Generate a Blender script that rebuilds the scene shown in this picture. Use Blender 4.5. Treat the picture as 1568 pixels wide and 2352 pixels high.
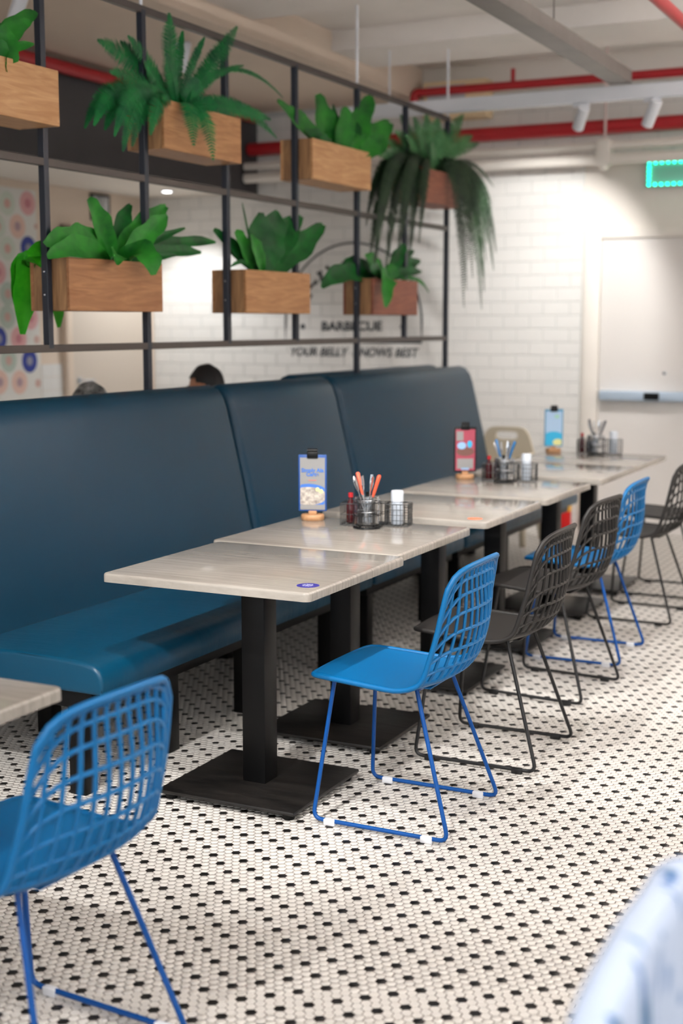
import bpy, bmesh, math, random
import numpy as np
from mathutils import Vector, Matrix

for o in list(bpy.data.objects): bpy.data.objects.remove(o)
S = bpy.context.scene
COL = S.collection
R = math.radians

# ------------------------------------------------------------------ camera
F, CX, CY = 3117.0, 784.0, 1176.0            # focal length and centre in photo pixels (1568 x 2352)
HCAM = 1.52
PITCH, YAW = math.atan(434 / F), math.atan(1552 / math.hypot(F, 434))
fw = Vector((-math.sin(YAW) * math.cos(PITCH), math.cos(YAW) * math.cos(PITCH), -math.sin(PITCH)))
rt = Vector((math.cos(YAW), math.sin(YAW), 0))
upv = rt.cross(fw)
cam_d = bpy.data.cameras.new('camera')
cam = bpy.data.objects.new('camera', cam_d); COL.objects.link(cam)
m = Matrix((rt, upv, -fw)).transposed().to_4x4(); m.translation = Vector((0, 0, HCAM))
cam.matrix_world = m
cam_d.sensor_fit = 'VERTICAL'; cam_d.sensor_height = 36; cam_d.sensor_width = 24
cam_d.lens = F / 2352 * 36
cam_d.clip_start = 0.05
cam_d.dof.use_dof = True; cam_d.dof.focus_distance = 4.15; cam_d.dof.aperture_fstop = 2.0
S.camera = cam

# ------------------------------------------------------------------ light
S.view_settings.view_transform = 'Standard'; S.view_settings.look = 'None'
S.view_settings.gamma = 1; S.view_settings.use_curve_mapping = False
S.view_settings.exposure = 0.58
W = bpy.data.worlds.new('world'); S.world = W; W.use_nodes = True
W.node_tree.nodes['Background'].inputs[0].default_value = (0.96, 0.98, 1.0, 1)
W.node_tree.nodes['Background'].inputs[1].default_value = 1.8
SPOT_W = 128.0

def ray(x, y): return fw + rt * ((x - CX) / F) - upv * ((y - CY) / F)
def at_x(x, y, X):
    d = ray(x, y); return Vector((0, 0, HCAM)) + d * (X / d.x)
def at_y(x, y, Y):
    d = ray(x, y); return Vector((0, 0, HCAM)) + d * (Y / d.y)
def proj(p):
    q = Vector(p) - Vector((0, 0, HCAM)); w = q.dot(fw)
    return CX + F * q.dot(rt) / w, CY - F * q.dot(upv) / w, w

# ------------------------------------------------------------------ materials
MATS = {}
def srgb(r, g, b):
    f = lambda c: (c / 255) / 12.92 if c / 255 <= .04045 else ((c / 255 + .055) / 1.055) ** 2.4
    return (f(r), f(g), f(b), 1)
def mat(name, col, rough=.5, metal=0, noise=0, nscale=20, bump=0, emit=None, estr=0, trans=0, coat=0, stretch=None, col2=None, spec=None, ior=None):
    if name in MATS: return MATS[name]
    M = bpy.data.materials.new(name); M.use_nodes = True
    nt = M.node_tree; b = nt.nodes['Principled BSDF']
    b.inputs['Base Color'].default_value = col; b.inputs['Roughness'].default_value = rough
    b.inputs['Metallic'].default_value = metal
    if trans: b.inputs['Transmission Weight'].default_value = trans
    if coat: b.inputs['Coat Weight'].default_value = coat; b.inputs['Coat Roughness'].default_value = .08
    if spec is not None: b.inputs['Specular IOR Level'].default_value = spec
    if ior: b.inputs['IOR'].default_value = ior
    if emit: b.inputs['Emission Color'].default_value = emit; b.inputs['Emission Strength'].default_value = estr
    if noise or col2 or bump:
        tc = nt.nodes.new('ShaderNodeTexCoord'); mp = nt.nodes.new('ShaderNodeMapping')
        nt.links.new(tc.outputs['Object'], mp.inputs[0])
        if stretch: mp.inputs['Scale'].default_value = stretch
        n = nt.nodes.new('ShaderNodeTexNoise'); n.inputs['Scale'].default_value = nscale; n.inputs['Detail'].default_value = 6
        n.inputs['Roughness'].default_value = .62
        nt.links.new(mp.outputs[0], n.inputs['Vector'])
        if noise or col2:
            r = nt.nodes.new('ShaderNodeValToRGB')
            c2 = col2 or tuple(c * (1 - noise) for c in col[:3]) + (1,)
            r.color_ramp.elements[0].position = .34; r.color_ramp.elements[1].position = .66
            r.color_ramp.elements[0].color = c2; r.color_ramp.elements[1].color = col
            nt.links.new(n.outputs['Fac'], r.inputs[0]); nt.links.new(r.outputs[0], b.inputs['Base Color'])
        if bump:
            bp = nt.nodes.new('ShaderNodeBump'); bp.inputs['Strength'].default_value = bump; bp.inputs['Distance'].default_value = .01
            nt.links.new(n.outputs['Fac'], bp.inputs['Height']); nt.links.new(bp.outputs[0], b.inputs['Normal'])
    MATS[name] = M
    return M

def wood(name, c1, c2, axis=1, scale=1.0):
    """plank grain running along one object axis"""
    if name in MATS: return MATS[name]
    M = bpy.data.materials.new(name); M.use_nodes = True; nt = M.node_tree; b = nt.nodes['Principled BSDF']
    tc = nt.nodes.new('ShaderNodeTexCoord'); mp = nt.nodes.new('ShaderNodeMapping')
    st = [14 * scale] * 3; st[axis] = 1.6 * scale; mp.inputs['Scale'].default_value = st
    nt.links.new(tc.outputs['Object'], mp.inputs[0])
    n = nt.nodes.new('ShaderNodeTexNoise'); n.inputs['Scale'].default_value = 2.2; n.inputs['Detail'].default_value = 8; n.inputs['Distortion'].default_value = 1.6
    nt.links.new(mp.outputs[0], n.inputs['Vector'])
    r = nt.nodes.new('ShaderNodeValToRGB'); r.color_ramp.elements[0].position = .3; r.color_ramp.elements[1].position = .68
    r.color_ramp.elements[0].color = c2; r.color_ramp.elements[1].color = c1
    nt.links.new(n.outputs['Fac'], r.inputs[0]); nt.links.new(r.outputs[0], b.inputs['Base Color'])
    b.inputs['Roughness'].default_value = .55
    bp = nt.nodes.new('ShaderNodeBump'); bp.inputs['Strength'].default_value = .25; bp.inputs['Distance'].default_value = .004
    nt.links.new(n.outputs['Fac'], bp.inputs['Height']); nt.links.new(bp.outputs[0], b.inputs['Normal'])
    MATS[name] = M
    return M

M_white = mat('white_paint', srgb(232, 226, 218), .6)
M_cream = mat('cream_paint', srgb(226, 208, 190), .7, noise=.04, nscale=2)
M_ceil = mat('ceiling_paint', srgb(236, 230, 225), .75, noise=.05, nscale=3)
M_tilew = mat('glazed_wall_tile', srgb(232, 231, 228), .22)
M_grout_w = mat('wall_grout', srgb(196, 198, 196), .8)
M_hexw = mat('white_mosaic', srgb(213, 209, 203), .3, noise=.05, nscale=1.5)
M_hexb = mat('black_mosaic', srgb(30, 28, 27), .35, noise=.5, nscale=9)
M_grout = mat('floor_grout', srgb(74, 48, 46), .9, noise=.35, nscale=5)
M_vinyl = mat('teal_vinyl', srgb(1, 50, 72), .40, noise=.06, nscale=4, spec=.3)
M_seat = mat('creased_teal_vinyl', srgb(1, 66, 94), .36, noise=.05, nscale=3, bump=.35, stretch=(1.2, 5, 1), spec=.4)
M_black = mat('black_metal', srgb(8, 8, 9), .42, spec=.25)
M_plate = mat('worn_black_plate', srgb(34, 31, 29), .4, col2=srgb(10, 9, 9), nscale=5, stretch=(1, 4, 1), bump=.25)
M_frame = mat('dark_bronze_steel', srgb(74, 66, 62), .45)
M_blue = mat('blue_plastic', srgb(0, 96, 152), .42, spec=.35)
M_bluew = mat('blue_powder_coat', srgb(0, 72, 144), .38, spec=.35)
M_blk = mat('black_plastic', srgb(36, 34, 33), .48, spec=.35)
M_blkw = mat('black_powder_coat', srgb(24, 24, 25), .4)
M_glide = mat('white_plastic', srgb(228, 230, 235), .35)
M_red = mat('red_pipe_paint', srgb(176, 32, 40), .4)
M_galv = mat('galvanised_steel', srgb(136, 130, 126), .5, metal=.3, noise=.15, nscale=6)
M_char = mat('charcoal_paint', srgb(76, 74, 77), .7, noise=.08, nscale=3)
M_chrome = mat('steel', srgb(205, 210, 216), .16, metal=1)
M_wire = mat('black_wire', srgb(20, 22, 24), .35)
M_glass = mat('clear_glass', (1, 1, 1, 1), .03, trans=1, ior=1.45)
M_or = mat('orange_handle', srgb(226, 92, 62), .4)
M_soil = mat('dark_soil', srgb(30, 24, 20), .95, noise=.5, nscale=40)
M_rail = mat('white_steel', srgb(226, 229, 236), .4)
M_wd = [wood('planter_wood_%s' % n, srgb(*a), srgb(*b), 1) for n, a, b in
        (('oak', (186, 138, 92), (156, 106, 64)), ('tan', (176, 126, 84), (146, 96, 60)), ('rust', (150, 88, 64), (120, 64, 46)), ('pale', (206, 160, 112), (178, 128, 82)))]
M_wdend = wood('planter_end_wood', srgb(176, 134, 92), srgb(120, 84, 54), 2)
M_lightwood = wood('light_wood', srgb(190, 146, 106), srgb(162, 116, 78), 0)

# marble-like laminate: streaks along the table's x axis
def laminate():
    M = bpy.data.materials.new('grey_streaked_laminate'); M.use_nodes = True; nt = M.node_tree; b = nt.nodes['Principled BSDF']
    tc = nt.nodes.new('ShaderNodeTexCoord'); mp = nt.nodes.new('ShaderNodeMapping'); mp.inputs['Scale'].default_value = (2.6, 60, 8)
    mp.inputs['Rotation'].default_value = (0, 0, .06)
    nt.links.new(tc.outputs['Object'], mp.inputs[0])
    n = nt.nodes.new('ShaderNodeTexNoise'); n.inputs['Scale'].default_value = 1.6; n.inputs['Detail'].default_value = 9; n.inputs['Roughness'].default_value = .7
    nt.links.new(mp.outputs[0], n.inputs['Vector'])
    n2 = nt.nodes.new('ShaderNodeTexNoise'); n2.inputs['Scale'].default_value = 4; nt.links.new(tc.outputs['Object'], n2.inputs['Vector'])
    mx = nt.nodes.new('ShaderNodeMath'); mx.operation = 'MULTIPLY_ADD'; mx.inputs[1].default_value = .75
    ad = nt.nodes.new('ShaderNodeMath'); ad.operation = 'MULTIPLY'; ad.inputs[1].default_value = .25
    nt.links.new(n2.outputs['Fac'], ad.inputs[0]); nt.links.new(n.outputs['Fac'], mx.inputs[0]); nt.links.new(ad.outputs[0], mx.inputs[2])
    r = nt.nodes.new('ShaderNodeValToRGB'); r.color_ramp.elements[0].position = .32; r.color_ramp.elements[1].position = .66
    r.color_ramp.elements[0].color = srgb(128, 122, 115); r.color_ramp.elements[1].color = srgb(163, 157, 149)
    nt.links.new(mx.outputs[0], r.inputs[0]); nt.links.new(r.outputs[0], b.inputs['Base Color'])
    b.inputs['Roughness'].default_value = .13; b.inputs['Specular IOR Level'].default_value = .6
    return M
M_lam = laminate()

def leafmat(name, c1, c2):
    M = mat(name, srgb(*c1), .45, col2=srgb(*c2), nscale=9, spec=.3)
    return M
M_leafA = leafmat('bright_leaf', (44, 136, 38), (16, 92, 28))
M_leafB = leafmat('deep_leaf', (14, 98, 32), (5, 62, 22))
M_leafC = leafmat('lime_leaf', (70, 190, 30), (34, 150, 20))
M_fernA = leafmat('fern_green', (24, 124, 58), (8, 78, 46))
M_fernB = leafmat('dark_fern', (46, 70, 44), (22, 40, 28))
M_fernC = leafmat('soft_fern', (84, 142, 88), (44, 100, 58))

# ------------------------------------------------------------------ builders
def obj(name, me, mats=None, parent=None, loc=None):
    if isinstance(me, bmesh.types.BMesh):
        mm = bpy.data.meshes.new(name); me.to_mesh(mm); me.free(); me = mm
    o = bpy.data.objects.new(name, me); COL.objects.link(o)
    if mats:
        me.materials.clear()
        for x in (mats if isinstance(mats, (list, tuple)) else [mats]): me.materials.append(x)
    if parent: o.parent = parent
    if loc is not None: o.location = loc
    return o
def tag(o, label, cat, group=None):
    o['label'] = label; o['category'] = cat
    if group: o['group'] = group
    return o
def thing(name, label, cat, loc=(0, 0, 0), rz=0, group=None):
    o = bpy.data.objects.new(name, None); COL.objects.link(o); o.empty_display_size = .05
    o.location = loc; o.rotation_euler = (0, 0, rz)
    return tag(o, label, cat, group)
def struct(o): o['kind'] = 'structure'; return o
def smooth(o, ang=35):
    for p in o.data.polygons: p.use_smooth = True
    try: o.data.set_sharp_from_angle(angle=R(ang))
    except Exception: pass
    return o
def copy_tree(o, parent=None):
    c = o.copy(); COL.objects.link(c); c.parent = parent
    for ch in list(o.children): copy_tree(ch, c)
    return c
def bm_box(lo, hi, bevel=0, seg=2, bm=None):
    own = bm is None
    if own: bm = bmesh.new()
    vs = [bm.verts.new((x, y, z)) for x in (lo[0], hi[0]) for y in (lo[1], hi[1]) for z in (lo[2], hi[2])]
    for f in ((0, 1, 3, 2), (4, 6, 7, 5), (0, 4, 5, 1), (2, 3, 7, 6), (0, 2, 6, 4), (1, 5, 7, 3)): bm.faces.new([vs[i] for i in f])
    if bevel and own: bmesh.ops.bevel(bm, geom=bm.edges[:], offset=bevel, segments=seg, affect='EDGES', profile=.5)
    return bm
def box(name, lo, hi, m_, parent=None, bevel=0, seg=2):
    o = obj(name, bm_box(lo, hi, bevel, seg), m_, parent)
    if bevel: smooth(o)
    return o
def bm_tube(path, r, n=8, closed=False, cap=True, bm=None, sy=1.0, up=None):
    """sweep a round (or flattened) section along a path"""
    if bm is None: bm = bmesh.new()
    path = [Vector(p) for p in path]; k = len(path); rings = []
    t0 = None; nrm = None
    for i, p in enumerate(path):
        a = path[i - 1] if (i or closed) else p; b = path[(i + 1) % k] if (i < k - 1 or closed) else p
        t = (b - a).normalized()
        if nrm is None:
            ref = Vector(up) if up else (Vector((0, 0, 1)) if abs(t.z) < .9 else Vector((1, 0, 0)))
            nrm = (ref - t * ref.dot(t)).normalized()
        else:
            nrm = (nrm - t * nrm.dot(t)).normalized()
        bn = t.cross(nrm); rr = r[i] if isinstance(r, (list, tuple)) else r
        rings.append([bm.verts.new(p + (nrm * math.cos(2 * math.pi * j / n + math.pi / n) * sy + bn * math.sin(2 * math.pi * j / n + math.pi / n)) * rr) for j in range(n)])
    for i in range(k if closed else k - 1):
        A, B = rings[i], rings[(i + 1) % k]
        for j in range(n): bm.faces.new((A[j], A[(j + 1) % n], B[(j + 1) % n], B[j]))
    if cap and not closed:
        bm.faces.new(rings[0][::-1]); bm.faces.new(rings[-1])
    return bm
def tube(name, path, r, m_, parent=None, n=8, **k):
    o = obj(name, bm_tube(path, r, n, **k), m_, parent); smooth(o, 50); return o
def bm_lathe(prof, n=24, bm=None, c=(0, 0, 0)):
    if bm is None: bm = bmesh.new()
    rings = []
    for r, z_ in prof:
        rings.append([bm.verts.new((c[0] + r * math.cos(2 * math.pi * j / n), c[1] + r * math.sin(2 * math.pi * j / n), c[2] + z_)) for j in range(n)])
    for A, B in zip(rings, rings[1:]):
        for j in range(n): bm.faces.new((A[j], A[(j + 1) % n], B[(j + 1) % n], B[j]))
    bm.faces.new(rings[0][::-1]); bm.faces.new(rings[-1])
    return bm
def lathe(name, prof, m_, parent=None, n=24, c=(0, 0, 0)):
    return smooth(obj(name, bm_lathe(prof, n, None, c), m_, parent), 40)
def fillet(pts, rad, n=4):
    pts = [Vector(p) for p in pts]; out = [pts[0]]
    for i in range(1, len(pts) - 1):
        a, p, b = pts[i - 1], pts[i], pts[i + 1]
        u = (a - p).normalized(); v = (b - p).normalized(); s, e = p + u * rad, p + v * rad
        for q in range(n + 1):
            t = q / n; out.append(s * (1 - t) ** 2 + p * 2 * t * (1 - t) + e * t * t)
    out.append(pts[-1]); return out
def text_mesh(name, body, size, m_, parent, loc, rot, align='CENTER', shear=0, extrude=.001, bold=0):
    c = bpy.data.curves.new(name, 'FONT'); c.body = body; c.size = size; c.align_x = align; c.align_y = 'CENTER'; c.shear = shear
    c.extrude = extrude; c.offset = bold
    t = bpy.data.objects.new(name, c); COL.objects.link(t)
    dg = bpy.context.evaluated_depsgraph_get(); me = bpy.data.meshes.new_from_object(t.evaluated_get(dg))
    bpy.data.objects.remove(t)
    o = obj(name, me, m_, parent, loc); o.rotation_euler = rot
    return o
def mesh_np(name, v, f, k):
    """mesh from numpy arrays, all faces with k corners"""
    me = bpy.data.meshes.new(name); nf = len(f)
    me.vertices.add(len(v)); me.vertices.foreach_set('co', np.asarray(v, np.float32).ravel())
    me.loops.add(nf * k); me.loops.foreach_set('vertex_index', np.asarray(f, np.int32).ravel())
    me.polygons.add(nf); me.polygons.foreach_set('loop_start', np.arange(0, nf * k, k, dtype=np.int32))
    me.update(calc_edges=True)
    return me

# ------------------------------------------------------------------ setting
XL, XR, YF, YW, ZC = -6.65, 3.2, -2.6, 9.8, 3.42
floor = struct(box('floor', (XL - .1, YF - .1, -.12), (XR + .1, YW + .1, -.0016), M_grout))

HP = .0250                                   # hexagon mosaic pitch
def hex_floor():
    rows = np.arange(math.floor((YF - 3.107) / (HP * .8660254)), math.ceil((YW - 3.107) / (HP * .8660254)) + 1)
    cols = np.arange(math.floor((XL + 1.787) / HP) - 1, math.ceil((XR + 1.787) / HP) + 1)
    J, I = np.meshgrid(rows, cols, indexing='ij')
    X = -1.787 + (I + .5 * (J % 2)) * HP; Y = 3.107 + J * .8660254 * HP
    # blacks sit on every second row, four apart, staggered by two
    black = (J % 2 == 0) & (((2 * X + 2 * 1.787) / HP).round().astype(int) % 8 == np.where((J // 2) % 2 == 0, 0, 4))
    ok = (X > XL) & (X < XR) & (Y > YF) & (Y < YW)
    X, Y, black = X[ok], Y[ok], black[ok]
    # where the photograph looks: full tiles with sides; elsewhere only their tops
    P = np.stack([X, Y, np.zeros_like(X)], 1) - np.array([0, 0, HCAM])
    w = P @ np.array(fw); u = CX + F * (P @ np.array(rt)) / np.maximum(w, .01); v = CY - F * (P @ np.array(upv)) / np.maximum(w, .01)
    vis = (w > .2) & (u > -150) & (u < 1750) & (v < 2480)
    inside = (w > .2) & (u > 30) & (u < 1540) & (v < 2335)
    size = np.where(inside, v, -1e9)
    pick = np.argsort(-size)[:300]; single = np.zeros(len(X), bool); single[pick] = True
    ang = np.radians(30 + 60 * np.arange(6)); Ro, Ri = HP / math.sqrt(3) - .0013, HP / math.sqrt(3) - .0019
    cx, sx = np.cos(ang), np.sin(ang)
    rng = np.random.default_rng(3)
    def tops(sel, r, z):
        x, y = X[sel], Y[sel]
        return np.stack([x[:, None] + cx * r, y[:, None] + sx * r, np.broadcast_to(z, (len(x), 6))], 2)
    for nm, bl, mt in (('white_mosaic_field', False, M_hexw), ('black_mosaic_field', True, M_hexb)):
        s = vis & ~single & (black == bl); n = s.sum(); dz = (rng.random(n) * .0004)[:, None] * np.ones(6)
        a = tops(s, Ro, -.0016 + 0 * dz); b = tops(s, Ro, -.0006 + dz); c = tops(s, Ri, 0 + dz)
        V = np.concatenate([a, b, c], 1).reshape(-1, 3); base = (np.arange(n) * 18)[:, None]
        q = []
        for j in range(6):
            k = (j + 1) % 6
            q += [[j, k, 6 + k, 6 + j], [6 + j, 6 + k, 12 + k, 12 + j]]
        q += [[12, 13, 14, 15], [12, 15, 16, 17]]
        Fq = (base[:, :, None] + np.array(q)[None]).reshape(-1, 4)
        o = obj(nm, mesh_np(nm, V, Fq, 4), mt, floor); o['kind'] = 'stuff'
        s = ~vis & (black == bl); n = s.sum(); V = tops(s, Ro, np.zeros((n, 6)) - .0002).reshape(-1, 3)
        o = obj(nm.replace('field', 'outer_field'), mesh_np(nm, V, np.arange(n * 6).reshape(-1, 6), 6), mt, floor); o['kind'] = 'stuff'
    tm = []
    for mt in (M_hexw, M_hexb):
        bm = bmesh.new()
        r3 = [[bm.verts.new((cx[j] * r, sx[j] * r, z)) for j in range(6)] for r, z in ((Ro, -.0016), (Ro, -.0006), (Ri, .0001))]
        for A, B in zip(r3, r3[1:]):
            for j in range(6): bm.faces.new((A[j], A[(j + 1) % 6], B[(j + 1) % 6], B[j]))
        bm.faces.new(r3[2])
        me = bpy.data.meshes.new('hex_tile'); bm.to_mesh(me); bm.free(); me.materials.append(mt); tm.append(me)
    for i in pick:
        o = bpy.data.objects.new('hex_tile', tm[int(black[i])]); COL.objects.link(o); o.parent = floor
        o.location = (X[i], Y[i], rng.random() * .0004)
hex_floor()

ceiling = struct(box('ceiling', (XL - .1, YF - .1, ZC), (XR + .1, YW + .1, ZC + .15), M_ceil))
for y0 in (-1.6, .1, 1.8, 3.5, 5.2, 6.9, 8.6):                      # downstand joists across the room
    box('ceiling_joist', (-4.15, y0 - .33, ZC - .13), (XR, y0 + .33, ZC), M_ceil, ceiling)
wl = struct(box('wall_left', (XL - .12, YF, -.01), (XL, YW, ZC), M_cream))
# right and front, unseen: daylight openings; bay, sills, charcoal chosen to cut side light
wr = struct(box('wall_right', (XR, YF, 0), (XR + .12, YW, 1.2), M_char))
box('header', (XR, YF, 3.1), (XR + .12, YW, ZC), M_char, wr)
box('solid_bay', (XR, 3.2, 1.2), (XR + .12, YW, 3.1), M_char, wr)
for y0 in np.arange(YF, 3.1, 1.9): box('mullion', (XR + .01, y0, 1.2), (XR + .09, y0 + .09, 3.1), M_frame, wr)
wf = struct(box('wall_front', (XL, YF - .12, 0), (XR + .12, YF, 1.2), M_char))
box('header', (XL, YF - .12, 3.1), (XR + .12, YF, ZC), M_char, wf)
for x0 in np.arange(XL, XR, 1.95): box('mullion', (x0, YF - .1, 1.2), (x0 + .09, YF - .02, 3.1), M_frame, wf)

wb = struct(box('wall_back', (XL - .12, YW, -.01), (XR + .12, YW + .12, ZC), M_white))
box('tile_bed', (XL, YW - .006, 0), (-2.868, YW, 3.2), M_grout_w, wb)
box('tile_bed', (-2.868, YW - .006, 2.66), (-.6, YW, 3.2), M_grout_w, wb)
def wall_tiles():
    tw, th, g = .205, .0985, .0035
    cand = []
    for r in range(33):
        z0 = r * th
        if z0 + th > 3.22: break
        x = XL - (tw / 2 if r % 2 else 0)
        while x < -.6:
            a, b = max(x, XL) + g / 2, min(x + tw, -2.868 if z0 < 2.655 else -.6) - g / 2
            if b - a > .02 and x < (-2.868 if z0 < 2.655 else -.6): cand.append((a, b, z0 + g / 2, z0 + th - g / 2))
            x += tw
    def key(t):
        u, v, w = proj(((t[0] + t[1]) / 2, YW, (t[2] + t[3]) / 2)); return math.hypot((u - 1130) / 1.0, (v - 560) * 1.0)
    cand.sort(key=key)
    cache = {}
    def tile(w, bm=None, off=(0, 0, 0)):
        bm = bm or bmesh.new(); h = th - g; e = .004; d = .005
        lo = [(0, 0, 0), (w, 0, 0), (w, 0, h), (0, 0, h)]; hi = [(e, -d, e), (w - e, -d, e), (w - e, -d, h - e), (e, -d, h - e)]
        A = [bm.verts.new(Vector(p) + Vector(off)) for p in lo]; B = [bm.verts.new(Vector(p) + Vector(off)) for p in hi]
        for j in range(4): bm.faces.new((A[j], A[(j + 1) % 4], B[(j + 1) % 4], B[j]))
        bm.faces.new(B); return bm
    for t in cand[:300]:
        w = round(t[1] - t[0], 4)
        if w not in cache:
            me = bpy.data.meshes.new('wall_tile'); b = tile(w); b.to_mesh(me); b.free(); me.materials.append(M_tilew); cache[w] = me
        o = bpy.data.objects.new('wall_tile', cache[w]); COL.objects.link(o); o.parent = wb; o.location = (t[0], YW - .006, t[2])
    b = bmesh.new()
    for t in cand[300:]: tile(t[1] - t[0], b, (t[0], YW - .006, t[2]))
    o = obj('wall_tile_field', b, M_tilew, wb); o['kind'] = 'stuff'
wall_tiles()

# dropped ceilings on the left
tr = struct(box('trim_1', (-5.6, YF, 3.19), (-4.15, YW - .001, ZC - .001), M_cream)); tr['label'] = 'cream dropped ceiling beam above the plant frame'
tr2 = struct(box('trim_2', (XL, YF, 2.56), (-5.6, YW - .001, ZC - .001), M_white)); tr2['label'] = 'lowered soffit with charcoal front behind the plant frame'
box('fascia', (-5.6, YF, 2.555), (-5.585, YW - .002, 3.19), M_char, tr2)
# emergency door in the back wall
door = struct(box('door_1', (-2.72, YW - .03, 0), (-1.62, YW - .001, 2.115), mat('door_paint', srgb(222, 218, 214), .45)))
for lo, hi in (((-2.84, 0), (-2.725, 2.19)), ((-1.615, 0), (-1.5, 2.19)), ((-2.724, 2.12), (-1.616, 2.19))):
    box('door_frame', (lo[0], YW - .05, lo[1]), (hi[0], YW - .001, hi[1]), M_white, door, .006)
pb = box('push_bar', (-2.70, YW - .1, .965), (-1.66, YW - .03, 1.035), mat('pale_blue_metal', srgb(196, 214, 232), .35, metal=.3), door, .01)
box('latch_window', (-2.37, YW - .105, .975), (-2.26, YW - .098, 1.025), M_black, pb)
lathe('peep_hole', [(.001, 0), (.012, 0), (.012, .008), (.001, .01)], M_chrome, door).matrix_local = Matrix.Translation((-2.242, YW - .03, 1.165)) @ Matrix.Rotation(R(90), 4, 'X')
# plain door and ceramic strip in the left wall
d2 = struct(box('door_2', (XL + .001, 8.66, 0), (XL + .03, 9.70, 2.2), mat('beige_door_paint', srgb(214, 202, 188), .5)))
box('door_frame', (XL + .001, 8.58, 0), (XL + .045, 8.655, 2.27), M_cream, d2, .004)
box('door_frame', (XL + .001, 9.705, 0), (XL + .045, 9.78, 2.27), M_cream, d2, .004)
box('door_frame', (XL + .001, 8.58, 2.205), (XL + .045, 9.78, 2.27), M_cream, d2, .004)
h_ = lathe('handle_rose', [(.001, 0), (.028, 0), (.028, .008), (.001, .01)], M_chrome, d2); h_.matrix_local = Matrix.Translation((XL + .03, 8.74, 1.07)) @ Matrix.Rotation(R(90), 4, 'Y')
tube('lever', fillet([(XL + .03, 8.74, 1.07), (XL + .075, 8.74, 1.07), (XL + .075, 8.88, 1.07)], .02), .009, M_chrome, d2)
for k in range(12):
    for q in range(2):
        box('wall_tile', (XL + .001, 8.31 + q * .128, .01 + k * .1), (XL + .007, 8.435 + q * .128, .107 + k * .1), M_tilew, wl)

# ------------------------------------------------------------------ benches
def prism_y(name, prof, y0, y1, m_, parent, bevel=.03, seg=3):
    bm = bmesh.new(); A = [bm.verts.new((x, y0, z)) for x, z in prof]; B = [bm.verts.new((x, y1, z)) for x, z in prof]; n = len(prof)
    for i in range(n): bm.faces.new((A[i], A[(i + 1) % n], B[(i + 1) % n], B[i]))
    e = [bm.faces.new(A[::-1]), bm.faces.new(B)]
    bmesh.ops.recalc_face_normals(bm, faces=bm.faces[:])
    if bevel:
        ed = {x for f in e for x in f.edges}
        bmesh.ops.bevel(bm, geom=list(ed), offset=bevel, segments=seg, affect='EDGES', profile=.5, clamp_overlap=True)
    return smooth(obj(name, bm, m_, parent), 45)
def bench(y0, y1, label, legs, mirror=False, ztop=1.235, x0=-3.435):
    t = thing('banquette_bench', label, 'bench', (x0, y0, 0), 0, 'blue upholstered benches'); s = -1 if mirror else 1
    X = lambda x: s * (x - x0); L = y1 - y0
    dz = ztop - 1.235
    prof = [(-3.075, .40), (-3.085, .47), (-3.155, .80), (-3.235, 1.13 + dz), (-3.255, 1.185 + dz), (-3.285, 1.222 + dz), (-3.325, 1.237 + dz), (-3.365, 1.228 + dz), (-3.392, 1.195 + dz), (-3.40, 1.14 + dz), (-3.40, .40)]
    bk = prism_y('backrest', [(X(a), b) for a, b in prof], .004, L - .004, M_vinyl, t, .035)
    # seat cushion with a softly crowned top
    sp = [(-3.12, .358), (-3.12, .45), (-3.05, .462), (-2.85, .470), (-2.66, .467), (-2.575, .462), (-2.533, .453), (-2.512, .436), (-2.502, .412), (-2.500, .385), (-2.506, .358)]
    st = prism_y('seat', [(X(a), b) for a, b in sp], .004, L - .004, M_seat, t, .014, 3)
    # stitched seams
    tube('seam', [(X(-3.03), .010, .458), (X(-2.80), .009, .463), (X(-2.62), .010, .458), (X(-2.55), .010, .449), (X(-2.52), .011, .432), (X(-2.508), .012, .41), (X(-2.507), .011, .37)], .003, M_vinyl, st, 6)
    lo, hi = sorted((X(-3.36), X(-2.56)))
    box('base_frame', (lo, .03, .30), (hi, L - .03, .362), M_black, t, .004)
    for y in legs:
        for xx in ((-2.645, -3.17) if not mirror else (-2.645,)):
            a = X(xx); box('leg', (a - .032, y - y0 - .032, 0), (a + .032, y - y0 + .032, .302), M_black, t, .003)
    return t
bench(3.37, 5.398, 'near end of the long blue vinyl banquette, behind the two nearest tables', (3.46, 3.95, 4.50, 5.22))
bench(5.418, 6.52, 'short middle section of the blue banquette with dark gaps on both sides', (5.6, 6.35))
bench(6.54, 8.57, 'far section of the blue banquette ending at the white tiled wall', (6.75, 7.5, 8.35))
bench(3.37, 6.44, 'blue banquette facing away, behind the first bench, under the two heads', (3.5, 4.9, 6.3), True, 1.195)
bench(6.50, 8.57, 'blue banquette facing away, its rounded top peeking over behind the far section', (6.7, 8.4), True, 1.24)

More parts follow.
